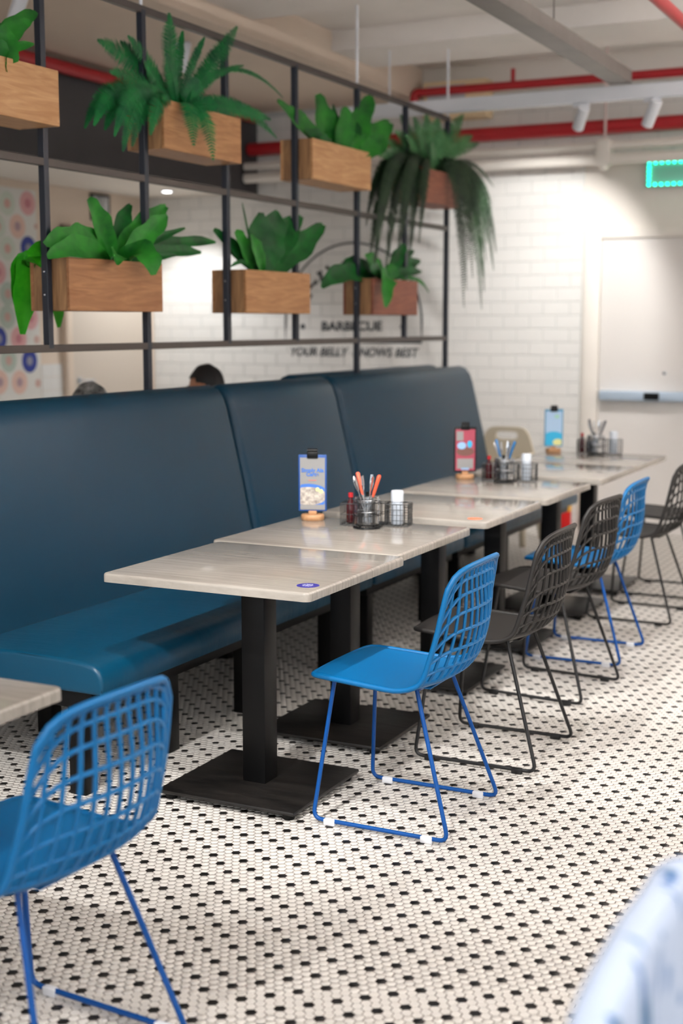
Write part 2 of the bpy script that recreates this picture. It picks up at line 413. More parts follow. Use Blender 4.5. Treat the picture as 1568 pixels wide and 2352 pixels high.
# ------------------------------------------------------------------ plant frame
XS = -3.435
PY = [4.345, 5.03, 5.715, 6.415, 7.165, 7.85, 8.54]
ZB, ZM, ZT = 1.42, 2.14, 2.845
fr = thing('plant_frame', 'dark steel grid frame hung above the banquette, holding wooden planters', 'frame', (XS, 0, 0))
hw = .015
M_navy = mat('navy_black_steel', srgb(26, 36, 50), .4)
for i, y in enumerate([3.645] + PY):
    z0 = 0.0 if i in (2, 5, 7) else ZB
    box('upright', (-hw, y - hw, z0), (hw, y + hw, ZT), M_navy, fr, .0015, 1)
for z in (ZB, ZM, ZT): box('crossbar', (-hw + .001, 2.6, z - hw), (hw - .001, 8.54 + hw, z + hw), M_frame, fr, .0015, 1)
for y in (PY[0] - .7, PY[1], PY[4], PY[6]):
    rd = tube('hanging_rod', [(0, y, ZT + .015), (0, y, ZC if y > 8 else ZC)], .008, M_rail, fr)
    lathe('ceiling_cup', [(.05, 0), (.075, .006), (.075, .02), (.02, .03)], M_rail, rd, c=(0, y, ZC - .032))
for (a, b, z) in ((0, 1, 1.70), (2, 3, 1.70), (4, 5, 1.70)):
    for q in (1.63, 1.72):
        lathe('bolt', [(.001, 0), (.005, 0), (.004, .003), (.001, .004)], M_chrome, fr, 10).matrix_local = Matrix.Translation((0, PY[a] - hw, q)) @ Matrix.Rotation(R(90), 4, 'X')

def planter(k, z0, label, wd):
    y0, y1 = (PY[k] if k >= 0 else 3.645) + .018, (PY[k + 1]) - .018
    t = thing('planter_box', label, 'planter', (XS, y0, z0), 0, 'wooden planter boxes'); L = y1 - y0; h = .208; w = .0975; th = .016
    box('front_panel', (w - th, -.001, 0), (w, L + .001, h), wd, t, .002, 1)
    box('back_panel', (-w, 0, 0), (-w + th, L, h), wd, t, .002, 1)
    box('end_panel', (-w + th, .001, .0), (w - th, th, h), M_wdend, t, .002, 1)
    box('end_panel', (-w + th, L - th, .0), (w - th, L - .001, h), M_wdend, t, .002, 1)
    box('bottom', (-w + th, th, .001), (w - th, L - th, .014), wd, t)
    box('soil', (-w + th, th, .014), (w - th, L - th, h - .03), M_soil, t)
    return y0, y1
ZL, ZU = 1.568, 2.265
planter(0, ZL, 'oak planter box in the lower row nearest the camera, with hanging lime leaves', M_wd[1])
planter(2, ZL, 'middle wooden planter of the lower row with an upright leafy plant', M_wd[0])
planter(4, ZL, 'reddish wooden planter of the lower row, farthest along', M_wd[2])
planter(-1, ZU, 'pale wooden planter cut off by the upper left picture edge', M_wd[3])
planter(1, ZU, 'wooden planter in the upper row holding the big spiky fern', M_wd[0])
planter(3, ZU, 'honey wooden planter in the upper row with broad smooth leaves', M_wd[3])
planter(5, ZU, 'rust brown planter at the far end of the upper row under trailing fern', M_wd[2])

# ------------------------------------------------------------------ plants
def bez(a, c, b, n):
    return [a * (1 - t) ** 2 + c * 2 * t * (1 - t) + b * t * t for t in [i / n for i in range(n + 1)]]
def leaf_mesh(path, w, rnd, wave=.12, fold=.25):
    """broad blade along a path: 5 points across, wavy edges, a sunken midrib"""
    bm = bmesh.new(); n = len(path) - 1; prev = None; ph = rnd.random() * 6
    for i, p in enumerate(path):
        t = i / n; tn = (path[min(i + 1, n)] - path[max(i - 1, 0)]).normalized()
        side = tn.cross(Vector((1, -.55, .35))).normalized() if abs(tn.dot(Vector((.82, -.45, .29)))) < .97 else Vector((0, 1, 0))
        nr = side.cross(tn).normalized()
        ww = w * (max(0, math.sin(math.pi * (.05 + .93 * t ** 1.1))) ** .62) * (1 + wave * math.sin(t * 17 + ph)) + .0015
        ring = []
        for q, s in enumerate((-1, -.5, 0, .5, 1)):
            k = wave * .35 * w * math.sin(t * 21 + ph + s * 2.2) * abs(s)
            ring.append(bm.verts.new(p + side * ww * .5 * s + nr * (abs(s) * ww * fold * .5 + k)))
        if prev:
            for j in range(4): bm.faces.new((prev[j], prev[j + 1], ring[j + 1], ring[j]))
        prev = ring
    return bm
def frond_mesh(path, w, rnd, n_pairs=26, thin=.5):
    """fern frond: a rachis with pairs of narrow leaflets"""
    bm = bm_tube(path, [.0028 * (1 - .7 * i / (len(path) - 1)) for i in range(len(path))], 4)
    n = len(path) - 1
    for k in range(n_pairs):
        t = .08 + .92 * k / n_pairs; f = t * n; i = min(int(f), n - 1); p = path[i].lerp(path[i + 1], f - i)
        tn = (path[i + 1] - path[i]).normalized()
        side = tn.cross(Vector((1, -.5, .25))).normalized(); nr = side.cross(tn).normalized()
        L = w * .5 * min(1, .4 + t * 3.2) * (1 - max(0, t - .72) / .285) ** .8 * (.88 + .24 * rnd.random()) + .003
        b = sum((path[q + 1] - path[q]).length for q in range(n)) * .85 / n_pairs
        for s in (-1, 1):
            d = (side * s + tn * .42 + nr * (.18 * rnd.random() - .22)).normalized()
            a = [p - tn * b * .5, p + d * L * .5 - tn * b * .42 + nr * .002, p + d * L, p + d * L * .55 + tn * b * .6 + nr * .002, p + tn * b * .5]
            bm.faces.new([bm.verts.new(q) for q in a])
    return bm
def plant(name, label, cat, base_px, X0, specs, group, kind, mats, seed):
    """specs: (tip px x, tip px y, tip x-offset towards the aisle, arch lift, width[, base px dx])"""
    rnd = random.Random(seed)
    b0 = at_x(base_px[0], base_px[1], X0); t = thing(name, label, cat, b0, 0, group)
    for sp in specs:
        u, v, dx, lift, w = sp[:5]; bdx = sp[5] if len(sp) > 5 else 0; mi = sp[6] if len(sp) > 6 else rnd.randrange(len(mats))
        a = Vector((rnd.uniform(-.02, .02), bdx + rnd.uniform(-.03, .03), -.01))
        tip = at_x(u, v, X0 + dx) - b0
        c = a.lerp(tip, .45) + Vector((dx * .3, 0, lift))
        if tip.z < -.02: c = Vector((a.x + (tip.x - a.x) * .85, a.y + (tip.y - a.y) * .72, max(.06, lift * .75)))
        path = bez(a, c, tip, 14)
        bm = leaf_mesh(path, w * 1.22, rnd) if kind == 'leaf' else frond_mesh(path, w, rnd, max(20, int(sum((path[i + 1] - path[i]).length for i in range(14)) * 105)))
        smooth(obj('leaf' if kind == 'leaf' else 'frond', bm, mats[mi], t), 80)
    return t
BL = [M_leafA, M_leafB, M_leafC]
plant('leafy_plant', "bird's nest fern with wavy leaves spilling from the nearest lower planter", 'plant', (262, 600), XS, [
    (203, 455, .02, .03, .085, 0, 0), (382, 474, .0, .04, .085, 0, 0), (384, 495, .08, .03, .075, 0, 0), (300, 470, -.06, .05, .06, 0, 1), (425, 524, .05, .03, .03, 0, 1), (495, 556, .03, .07, .05, .03, 1),
    (462, 580, .08, .05, .05, .03, 1), (405, 586, .1, .02, .03, .03, 1), (352, 632, .19, .13, .10, .05, 0), (268, 608, .18, .08, .06, 0, 0), (150, 540, .0, .08, .09, -.02, 0), (102, 562, .06, .10, .10, -.04, 0),
    (108, 590, .1, .10, .08, -.06, 0), (62, 585, -.03, .10, .07, -.1, 2), (215, 545, -.05, .06, .06, 0, 0)], 'bird nest ferns in planters', 'leaf', BL, 1)
plant('leafy_plant', 'limp lime green leaves hanging behind the end of the nearest lower planter', 'plant', (110, 610), XS - .02, [
    (52, 768, -.16, .16, .10, -.02, 2), (135, 752, -.16, .16, .07, .06, 2), (35, 700, -.18, .15, .06, -.03, 2), (70, 572, -.05, .03, .06, 0, 2)], 'bird nest ferns in planters', 'leaf', BL, 2)
plant('leafy_plant', "upright bird's nest fern in the middle planter of the lower row", 'plant', (594, 628), XS, [
    (598, 488, .0, .0, .13, 0, 1), (636, 484, .02, .0, .13, 0, 1), (668, 500, -.02, .0, .12, 0, 1), (692, 497, .0, -.01, .09, 0, 1), (742, 516, .03, -.02, .11, 0, 1), (540, 530, .03, .0, .09, 0, 0), (490, 527, -.02, .0, .07, 0, 1),
    (522, 566, .0, .03, .06, 0, 1), (530, 612, .06, .08, .02, -.02, 1), (556, 466, -.03, -.03, .012, 0, 1), (575, 540, .06, .0, .07, 0, 0)], 'bird nest ferns in planters', 'leaf', BL, 3)
plant('leafy_plant', 'small fern with drooping strap leaves in the reddish lower planter', 'plant', (878, 645), XS, [
    (738, 661, .02, .13, .09, 0, 1), (790, 602, -.03, .06, .09, 0, 1), (884, 706, .18, .16, .09, 0, 0), (965, 600, .0, .06, .07, 0, 1), (984, 672, .03, .12, .025, .04, 0), (930, 562, .02, .05, .07, 0, 1), (838, 588, .02, .03, .1, 0, 0),
    (950, 575, -.05, .04, .05, 0, 1), (905, 610, .06, .02, .08, 0, 0), (968, 625, .05, .06, .05, 0, 1), (850, 620, .08, .05, .08, 0, 1)], 'bird nest ferns in planters', 'leaf', BL, 4)
plant('leafy_plant', 'bright leafy plant in the cut off upper left planter', 'plant', (-55, 165), XS, [
    (84, 28, .02, .08, .06, 0, 0), (35, 85, .08, .06, .11, 0, 0), (78, 101, .06, .05, .035, 0, 0), (10, 60, .0, .05, .1, 0, 0), (70, 48, .06, .06, .06, 0, 0), (-20, 30, 0, .05, .1, 0, 1), (20, 120, .1, .05, .1, 0, 0)], 'bird nest ferns in planters', 'leaf', BL, 5)
plant('leafy_plant', "broad smooth bird's nest fern in the honey coloured upper planter", 'plant', (775, 368), XS, [
    (636, 232, .0, .0, .10, 0, 0), (728, 216, -.02, .0, .13, 0, 0), (700, 300, .03, .0, .11, 0, 1), (852, 220, .03, -.02, .12, 0, 0), (896, 282, .05, -.03, .15, 0, 0), (880, 318, .1, .02, .10, 0, 0), (792, 245, .06, .0, .10, 0, 0),
    (764, 240, .0, 0, .05, 0, 1), (818, 280, .02, 0, .12, 0, 1), (735, 320, .08, .02, .09, 0, 1)], 'bird nest ferns in planters', 'leaf', BL, 6)
FE = [M_fernA]
plant('fern', 'large spiky green fern overflowing the upper planter near the camera', 'plant', (405, 262), XS, [
    (222, 92, -.02, .10, .13), (275, 95, -.08, .10, .10), (292, 82, .02, .08, .09), (388, 28, .02, .02, .10), (420, 70, -.05, .06, .06), (545, 60, .03, -.02, .11), (520, 95, -.06, .03, .08), (470, 85, .04, .06, .05),
    (194, 296, .02, .26, .08), (215, 290, .10, .20, .09), (282, 350, .16, .24, .09), (303, 338, .12, .22, .09), (240, 300, .05, .2, .09), (345, 312, .17, .16, .09), (262, 315, .2, .22, .08), (232, 250, -.02, .15, .09), (445, 338, .19, .18, .10), (490, 372, .19, .20, .10),
    (636, 318, .06, .22, .08), (650, 225, .02, .34, .03), (622, 275, .1, .08, .10), (590, 258, .0, .10, .10), (560, 150, .02, .10, .04), (380, 120, .08, .02, .09), (455, 180, .06, .03, .10), (330, 140, .04, .04, .10), (250, 165, .05, .09, .11), (500, 250, .15, .08, .08), (372, 230, .14, .08, .08)], 'ferns in planters', 'frond', FE, 11)
hang = [(1065, 708, .12, .42, .10, .1), (1106, 712, .14, .45, .10, .12), (1133, 622, .10, .40, .10, .14), (1085, 640, .16, .40, .10, .12), (1118, 560, .18, .34, .09, .12), (1128, 470, .06, .26, .05, .14), (1095, 520, .16, .30, .10, .12),
        (1075, 600, .18, .38, .1, .1), (1110, 640, .08, .40, .09, .14), (1055, 560, .2, .34, .09, .08),
        (848, 608, .0, .36, .10, -.1), (862, 570, .08, .34, .10, -.1), (884, 640, .05, .38, .10, -.05), (912, 600, .16, .34, .10, -.03), (938, 612, .14, .34, .09, 0), (962, 560, .18, .30, .08, .02), (870, 500, -.03, .28, .1, -.1), (840, 520, -.05, .3, .08, -.1), (855, 650, .04, .4, .08, -.08), (925, 540, .1, .3, .09, 0)]
plant('fern', 'trailing dark fern hanging far down from the rust brown end planter', 'plant', (985, 398), XS, [(u + du, v - dv, dx, li, w * .95, b) for (u, v, dx, li, w, b) in hang for du, dv in ((0, 0), (6, 40))], 'ferns in planters', 'frond', [M_fernB], 12)
plant('fern', 'soft grey green fern standing up in the rust brown end planter', 'plant', (985, 392), XS, [
    (918, 262, -.03, .03, 0.135), (950, 268, .0, .02, 0.149), (978, 262, .02, .02, 0.149), (1005, 272, .03, .02, 0.149), (1064, 262, .03, .0, 0.135), (1040, 285, .0, .02, 0.135), (1100, 330, .03, .08, 0.108), (1085, 312, .05, .06, 0.121), (880, 322, -.03, .08, 0.121), (905, 300, .02, .05, 0.135), (930, 310, .06, .04, 0.135), (1015, 300, .06, .03, 0.135), (960, 300, .08, .03, 0.135), (870, 360, .02, .12, 0.121), (990, 330, .1, .03, 0.135)], 'ferns in planters', 'frond', [M_fernC], 13)

# ------------------------------------------------------------------ chairs
CC = [(-.250, .455), (-.225, .467), (-.12, .458), (-.02, .447), (.07, .443), (.135, .452), (.185, .488), (.217, .55), (.234, .62), (.237, .69), (.232, .755), (.232, .80), (.246, .822)]
CE = [(-.238, .458), (-.21, .462), (-.12, .458), (-.02, .452), (.05, .450), (.105, .462), (.137, .49), (.157, .55), (.176, .62), (.190, .69), (.203, .755), (.214, .795), (.232, .815)]
CWd = [.180, .205, .213, .218, .222, .222, .218, .213, .208, .203, .195, .186, .178]
def cr(P, s):
    n = len(P) - 1; f = max(0, min(s, 1)) * n; i = min(int(f), n - 1); t = f - i
    p = [np.array(P[max(0, min(n, i + k))], float) for k in (-1, 0, 1, 2)]
    return .5 * (2 * p[1] + (p[2] - p[0]) * t + (2 * p[0] - 5 * p[1] + 4 * p[2] - p[3]) * t * t + (3 * p[1] - p[0] - 3 * p[2] + p[3]) * t ** 3)
def shell(s, t):
    c, e, w = cr(CC, s), cr(CE, s), float(cr([(x,) for x in CWd], s)[0]); k = abs(t) ** 2.2
    q = c * (1 - k) + e * k
    return Vector((q[0], w * t, q[1]))
S0 = 5.55 / 12                                # where the solid seat gives way to the open back
def stop(t): return 1 - .16 * abs(t) ** 6
def back(q, t): return shell(S0 + (stop(t) - S0) * q, t)
def make_chair(mp, mw, label, glides=True):
    t = thing('dining_chair', label, 'chair', (0, 0, 0), 0, 'lattice back chairs')
    bm = bmesh.new(); ns, nt_ = 22, 16; G = []
    for i in range(ns + 1): G.append([bm.verts.new(shell(S0 * 1.02 * i / ns, -1 + 2 * j / nt_)) for j in range(nt_ + 1)])
    for i in range(ns):
        for j in range(nt_): bm.faces.new((G[i][j], G[i + 1][j], G[i + 1][j + 1], G[i][j + 1]))
    st = smooth(obj('seat', bm, mp, t), 60); md = st.modifiers.new('thick', 'SOLIDIFY'); md.thickness = .007; md.offset = 0
    # rim: one closed loop round the whole shell
    loop = [shell(S0 * i / 14, -1) for i in range(14)] + [back(i / 22, -1) for i in range(23)]
    top = [back(1, -1 + 2 * i / 24) for i in range(1, 24)]
    lp = loop + top + [Vector((p.x, -p.y, p.z)) for p in loop[::-1]] + [shell(0, 1 - 2 * i / 12) for i in range(1, 12)]
    rim = smooth(obj('shell_rim', bm_tube(lp, .0085, 8, closed=True), mp, t), 60)
    bm = bmesh.new()
    for k in range(11):
        tt = -.86 + 1.72 * k / 10; bm_tube([back(i / 16, tt) for i in range(17)], .0052, 6, bm=bm)
    for k in range(8):
        q = .03 + .93 * k / 7.6; bm_tube([back(q, -1 + i / 8) for i in range(17)], .0052, 6, bm=bm)
    smooth(obj('back_lattice', bm, mp, t), 60)
    for s in (-1, 1):
        path = fillet([(-.180, s * .150, .445), (-.2225, s * .216, .0145), (.2225, s * .216, .0145), (.085, s * .135, .438)], .032, 5)
        sl = tube('sled_leg', path, .0066, mw, t, 10)
        for gx in (-.165, .155):
            box('glide', (gx - .019, s * .216 - .0095, 0), (gx + .019, s * .216 + .0095, .021), M_glide if glides else M_blkw, sl, .004)
    br = tube('seat_support', [(-.178, -.150, .441), (-.172, 0, .438), (-.178, .150, .441)], .0066, mw, t, 8)
    tube('seat_support', [(.085, -.135, .435), (.085, 0, .430), (.085, .135, .435)], .0066, mw, t, 8)
    box('under_plate', (-.10, -.11, .4345), (.12, .11, .4405), mp, t, .002)
    return t
c_blue = make_chair(M_blue, M_bluew, 'blue lattice back chair in focus at the nearest full table')
c_blk = make_chair(M_blk, M_blkw, 'black lattice back chair just behind the nearest blue chair', False)
def put(proto, x, y, rz, label, first=False):
    o = proto if first else copy_tree(proto)
    o.location = (x, y, 0); o.rotation_euler = (0, 0, R(rz)); o['label'] = label
    return o
put(c_blue, -1.625, 3.765, 0, 'blue lattice back chair in focus at the nearest full table', True)
put(c_blk, -1.59, 4.475, 0, 'black lattice back chair just behind the sharp blue chair', True)
put(c_blue, -1.735, 2.095, -4, 'blurred bright blue chair in the lower left foreground')
put(c_blk, -1.665, 5.37, -5, 'second black chair, between a black chair and the far blue chair')
put(c_blue, -1.708, 6.03, 0, 'far blue chair standing between black chairs')
put(c_blk, -1.685, 6.96, -2, 'black chair cut by the right picture edge beyond the far blue chair')
put(c_blk, -1.70, 7.66, 0, 'farthest black chair, its seat showing at the last table')

# ------------------------------------------------------------------ tables
def table(x, y, label, first=None):
    if first:
        o = copy_tree(first); o.location = (x, y, 0); o['label'] = label; return o
    t = thing('dining_table', label, 'table', (x, y, 0), 0, 'pedestal tables')
    bm = bm_box((-.365, -.348, .722), (.365, .348, .750))
    ed = [e for e in bm.edges if abs(e.verts[0].co.z - e.verts[1].co.z) > .01]
    bmesh.ops.bevel(bm, geom=ed, offset=.022, segments=5, affect='EDGES', profile=.5)
    ed = [e for e in bm.edges if e.verts[0].co.z > .74 and e.verts[1].co.z > .74 and len(e.link_faces) == 2 and e.calc_face_angle() > .5]
    bmesh.ops.bevel(bm, geom=ed, offset=.008, segments=3, affect='EDGES', profile=.5)
    bm.normal_update()
    for f in bm.faces: f.material_index = 1 if f.normal.z < .75 else 0
    smooth(obj('table_top', bm, [M_lam, mat('pale_table_edge', srgb(186, 180, 172), .3, noise=.08, nscale=30)], t), 40)
    box('support_plate', (-.22, -.22, .712), (.22, .22, .7225), M_black, t, .002)
    box('pillar', (-.042, -.042, .033), (.042, .042, .713), M_black, t, .003)
    b = box('base_plate', (-.25, -.235, .020), (.25, .235, .034), M_plate, t, .006)
    for sx in (-1, 1):
        for sy in (-1, 1): lathe('foot', [(.018, 0), (.02, .004), (.02, .018), (.016, .0205)], M_black, b, 14, (sx * .215, sy * .20, 0))
    return t
TX = -2.145
T1 = table(TX, 3.745, 'nearest full table with a round purple sticker on its corner')
table(TX - .035, 4.452, 'second table with the orange handled cutlery and blue framed menu', T1)
table(TX - .03, 5.30, 'third table with a red orange sticker at its front edge', T1)
table(TX - .03, 6.07, 'fourth table carrying the pink menu card', T1)
table(TX - .02, 6.92, 'fifth table, near half of the joined pair by the wall', T1)
table(TX - .02, 7.625, 'last table by the tiled wall with the light blue menu', T1)
table(-2.145, 1.925, 'blurred table corner at the lower left picture edge', T1)

# stickers
M_pur = mat('purple_sticker', srgb(52, 48, 140), .4)
st = thing('round_sticker', 'round purple sticker with white print on the nearest table corner', 'sticker', (-1.836, 3.499, .7502))
lathe('disc', [(.034, 0), (.034, .0006)], M_pur, st, 32)
for k, wv in enumerate((.024, .034, .034, .024)):
    for q in range(3): box('print_mark', (-wv / 2 + q * wv / 3, .014 - k * .009, .0006), (-wv / 2 + q * wv / 3 + wv * .22, .0165 - k * .009, .0009), M_rail, st)
tag(smooth(obj('orange_sticker', bm_lathe([(.03, 0), (.03, .0006)], 32), mat('orange_sticker', srgb(230, 120, 84), .4), None, (-1.885, 5.02, .7502))), 'red orange round sticker on the third table front edge', 'sticker')

# ------------------------------------------------------------------ table-top things
def menu(x, y, label, frame_m, page_m, bands, rz, txt=None):
    t = thing('menu_stand', label, 'menu stand', (x, y, .7502), R(rz), 'clipboard menu stands')
    lathe('wood_base', [(.043, 0), (.046, .004), (.046, .018), (.043, .022)], M_lightwood, t, 28)
    box('holder', (-.016, -.008, .022), (.016, .008, .036), M_lightwood, t, .002)
    bd = box('board', (-.056, -.004, .034), (.056, .004, .258), frame_m, t, .003)
    box('page', (-.049, -.0052, .040), (.049, -.0042, .246), page_m, bd)
    for (x0, z0, x1, z1, mm) in bands: box('print_block', (x0, -.0062, z0), (x1, -.0052, z1), mm, bd)
    cl = box('clip', (-.022, -.011, .243), (.022, .006, .270), M_black, t, .004)
    tube('clip_roll', [(-.02, -.002, .274), (.02, -.002, .274)], .008, M_black, cl, 10)
    if txt:
        for s, z, sz, mm in txt: text_mesh('print_text', s, sz, mm, bd, (0, -.0064, z), (R(90), 0, 0), extrude=.0003, bold=.0008)
    return bd
M_page = mat('grey_paper', srgb(136, 135, 134), .6); M_pblue = mat('print_blue', srgb(60, 110, 190), .5); M_pl = mat('print_pale_blue', srgb(140, 180, 220), .5)
M_mb = mat('blue_board', srgb(16, 70, 140), .4); M_food = mat('printed_food', srgb(200, 190, 178), .6, col2=srgb(120, 112, 108), nscale=60)
M_pink = mat('print_pink', srgb(158, 62, 80), .5); M_cyan = mat('print_cyan', srgb(40, 170, 215), .5); M_py = mat('print_yellow', srgb(220, 220, 150), .5)
b1 = menu(-2.452, 4.715, 'menu clipboard with blue border and food photo on the second table', M_mb, M_page, [(-.047, .044, .047, .06, M_page)], 22,
          [('Simply Ala', .196, .021, M_pblue), ('Carte', .180, .021, M_pblue), ('------', .158, .016, mat('print_red', srgb(205, 120, 110), .5))])
def disc_fan(name, cx, cz, rx, rz, m_, parent, y, clipx=.048):
    bm = bmesh.new(); bm.faces.new([bm.verts.new((max(-clipx, min(clipx, cx + rx * math.cos(a))), y, max(.042, cz + rz * math.sin(a)))) for a in [2 * math.pi * i / 36 for i in range(36)]])
    return obj(name, bm, m_, parent)
disc_fan('print_plate', -.015, .095, .085, .048, M_pblue, b1, -.0058)
disc_fan('print_food', -.018, .094, .075, .036, M_food, b1, -.0062)
disc_fan('print_lemon', .02, .121, .008, .008, M_py, b1, -.0066); disc_fan('print_lemon', .034, .114, .008, .008, M_py, b1, -.0066)
b2 = menu(-2.432, 6.325, 'menu clipboard with pink printed card on the fourth table', M_black, M_pink, [(-.044, .19, -.01, .236, M_page), (-.04, .05, .04, .10, M_page), (-.02, .044, .02, .054, M_pl)], 30)
disc_fan('print_plate', -.018, .165, .022, .018, M_pl, b2, -.0062); disc_fan('print_plate', .022, .172, .012, .018, M_cyan, b2, -.0062)
disc_fan('print_food', 0, .135, .045, .022, mat('print_brown', srgb(110, 74, 66), .6), b2, -.0058)
b3 = menu(-2.46, 7.87, 'menu clipboard with pale blue card on the last table', mat('teal_board', srgb(52, 130, 170), .4), mat('pale_blue_page', srgb(168, 196, 224), .5), [], 24)
disc_fan('print_water', .0, .075, .07, .05, M_cyan, b3, -.0058); disc_fan('print_mark', .018, .215, .016, .012, mat('print_green', srgb(160, 205, 190), .5), b3, -.0062); disc_fan('print_mark', .025, .06, .03, .02, M_py, b3, -.0064)

def wire_box(name, lo, hi, nx, ny, nz, parent, r=.0012):
    bm = bmesh.new()
    (x0, y0, z0), (x1, y1, z1) = lo, hi
    for k in range(nz + 1):
        z = z0 + (z1 - z0) * k / nz; bm_tube([(x0, y0, z), (x1, y0, z), (x1, y1, z), (x0, y1, z)], r * (1.6 if k in (0, nz) else 1), 5, closed=True, bm=bm)
    for k in range(nx + 1):
        x = x0 + (x1 - x0) * k / nx
        for y in (y0, y1): bm_tube([(x, y, z0), (x, y, z1)], r, 5, bm=bm)
        bm_tube([(x, y0, z0), (x, y1, z0)], r, 5, bm=bm)
    for k in range(1, ny):
        y = y0 + (y1 - y0) * k / ny
        for x in (x0, x1): bm_tube([(x, y, z0), (x, y, z1)], r, 5, bm=bm)
    return obj(name, bm, M_wire, parent)
def place_set(x, y, rz, where, handle_m, n):
    t = thing('wire_caddy', 'black wire condiment caddy on the %s table' % where, 'caddy', (x, y, .7502), R(rz), 'wire caddies')
    wire_box('basket', (-.125, -.02, .003), (-.005, .085, .085), 7, 6, 2, t)
    wire_box('basket', (.045, .0, .003), (.135, .085, .085), 6, 6, 4, t)
    wire_box('link_rail', (-.005, .03, .003), (.045, .085, .085), 3, 3, 2, t)
    bm = bmesh.new(); cx, cy = -.012, -.055
    for z in (.004, .05, .10): bm_tube([(cx + .052 * math.cos(a), cy + .052 * math.sin(a), z) for a in [2 * math.pi * i / 20 for i in range(20)]], .0015, 5, closed=True, bm=bm)
    for k in range(6):
        a = math.pi * k / 3 + .3; bm_tube([(cx + .052 * math.cos(a), cy + .052 * math.sin(a), .004), (cx + .052 * math.cos(a), cy + .052 * math.sin(a), .10)], .0013, 5, bm=bm)
    obj('jar_ring', bm, M_wire, t)
    lathe('ring_floor', [(.052, .001), (.052, .004)], M_wire, t, 20, (cx, cy, 0))
    W_ = lambda px_, py_, pz_=0: Vector((x, y, .7502)) + Matrix.Rotation(R(rz), 3, 'Z') @ Vector((px_, py_, pz_))
    j = thing('glass_jar', 'clear glass cutlery jar in the caddy on the %s table' % where, 'jar', W_(cx, cy, .0048), 0, 'glass cutlery jars')
    lathe('jar_body', [(.040, 0), (.046, .004), (.0475, .012), (.0475, .10), (.046, .115), (.0435, .115), (.0445, .10), (.0445, .012), (.038, .006), (.001, .006)], M_glass, j, 28)
    bm = bmesh.new()
    for z in (.105, .06): bm_tube([(.0485 * math.cos(a), .0485 * math.sin(a), z) for a in [2 * math.pi * i / 24 for i in range(24)]], .0016, 5, closed=True, bm=bm)
    obj('jar_band', bm, M_chrome, j)
    rnd = random.Random(n)
    sets = [('table_knife', -.026, .01, -.30, -.10), ('table_knife', .020, .0, .34, .06), ('dinner_spoon', -.018, -.018, -.28, .1), ('dinner_fork', .004, .02, .05, -.12), ('dinner_spoon', .024, -.012, .22, .1), ('dinner_fork', .0, -.02, -.06, .1)]
    words = {'table_knife': ('knife', 'cutlery'), 'dinner_spoon': ('spoon', 'cutlery'), 'dinner_fork': ('fork', 'cutlery')}
    for i, (nm, ox, oy, tx, ty) in enumerate(sets):
        lean = 'leaning left' if tx < -.1 else ('leaning right' if tx > .1 else ('upright at the rear' if oy > 0 else 'upright at the front'))
        o = thing(nm, '%s %s %s in the glass jar on the %s table' % ('orange handled' if nm == 'table_knife' and handle_m is M_or else 'steel', words[nm][0], lean, where), 'cutlery', W_(cx - math.sin(tx) * .03, cy + oy * .4, .0125), 0, 'cutlery in the glass jars')
        Q = Matrix.Rotation(tx, 4, 'Y') @ Matrix.Rotation(ty, 4, 'X'); o.rotation_euler = Q.to_euler()
        if nm == 'table_knife':
            tube('blade', [(0, 0, .004), (0, 0, .06), (0, 0, .125)], [.004, .0075, .0075], M_chrome, o, 8, sy=.25)
            tube('handle', [(0, 0, .115), (0, 0, .13), (0, 0, .17), (0, 0, .20), (0, 0, .205)], [.006, .0085, .0095, .011, .007], handle_m, o, 10, sy=.7)
        else:
            tube('handle', [(0, 0, .004), (0, 0, .10), (0, 0, .135)], [.004, .003, .003], M_chrome, o, 8, sy=.5)
            if nm == 'dinner_spoon': tube('bowl', [(0, 0, .13), (0, 0, .145), (0, 0, .165), (0, 0, .185), (0, 0, .195)], [.003, .011, .0165, .013, .003], M_chrome, o, 12, sy=.25)
            else:
                tube('head', [(0, 0, .13), (0, 0, .14), (0, 0, .155)], [.003, .010, .012], M_chrome, o, 10, sy=.2)
                for s in (-1.5, -.5, .5, 1.5): tube('tine', [(s * .0005, s * .0058, .153), (0, s * .0055, .19)], .0014, M_chrome, o, 5)
    sh = thing('shaker', 'white capped clear shaker in the wire basket on the %s table' % where, 'shaker', W_(.085, .04, .0052), 0, 'white capped shakers')
    lathe('body', [(.022, 0), (.024, .003), (.023, .08), (.020, .09)], mat('frosted_white', srgb(176, 184, 194), .3), sh, 18)
    lathe('cap', [(.0245, .088), (.0245, .125), (.022, .130), (.001, .130)], mat('cap_white', srgb(196, 202, 210), .4), sh, 18)
    for s, hh, col in ((-.1, .115, (64, 16, 20)), (-.062, .10, (40, 30, 30)), (-.03, .12, (150, 160, 170))):
        sb = thing('sauce_bottle', '%s sauce bottle in the wire basket on the %s table' % ({-.1: 'dark red', -.062: 'brown', -.03: 'grey'}[s], where), 'bottle', W_(s, .045, .0052), 0, 'sauce bottles')
        lathe('body', [(.016, 0), (.017, .003), (.017, hh * .6), (.008, hh * .78), (.008, hh * .86)], mat('sauce_%d' % col[0], srgb(*col), .15), sb, 16)
        lathe('cap', [(.0095, hh * .85), (.0095, hh), (.001, hh + .001)], M_red if s == -.1 else M_black, sb, 14)
place_set(-2.165, 4.665, 12, 'second', M_or, 1)
place_set(-2.195, 6.295, 12, 'fourth', mat('blue_handle', srgb(40, 100, 150), .4), 2)
place_set(-2.18, 7.86, 12, 'last', mat('grey_handle', srgb(90, 90, 96), .4), 3)

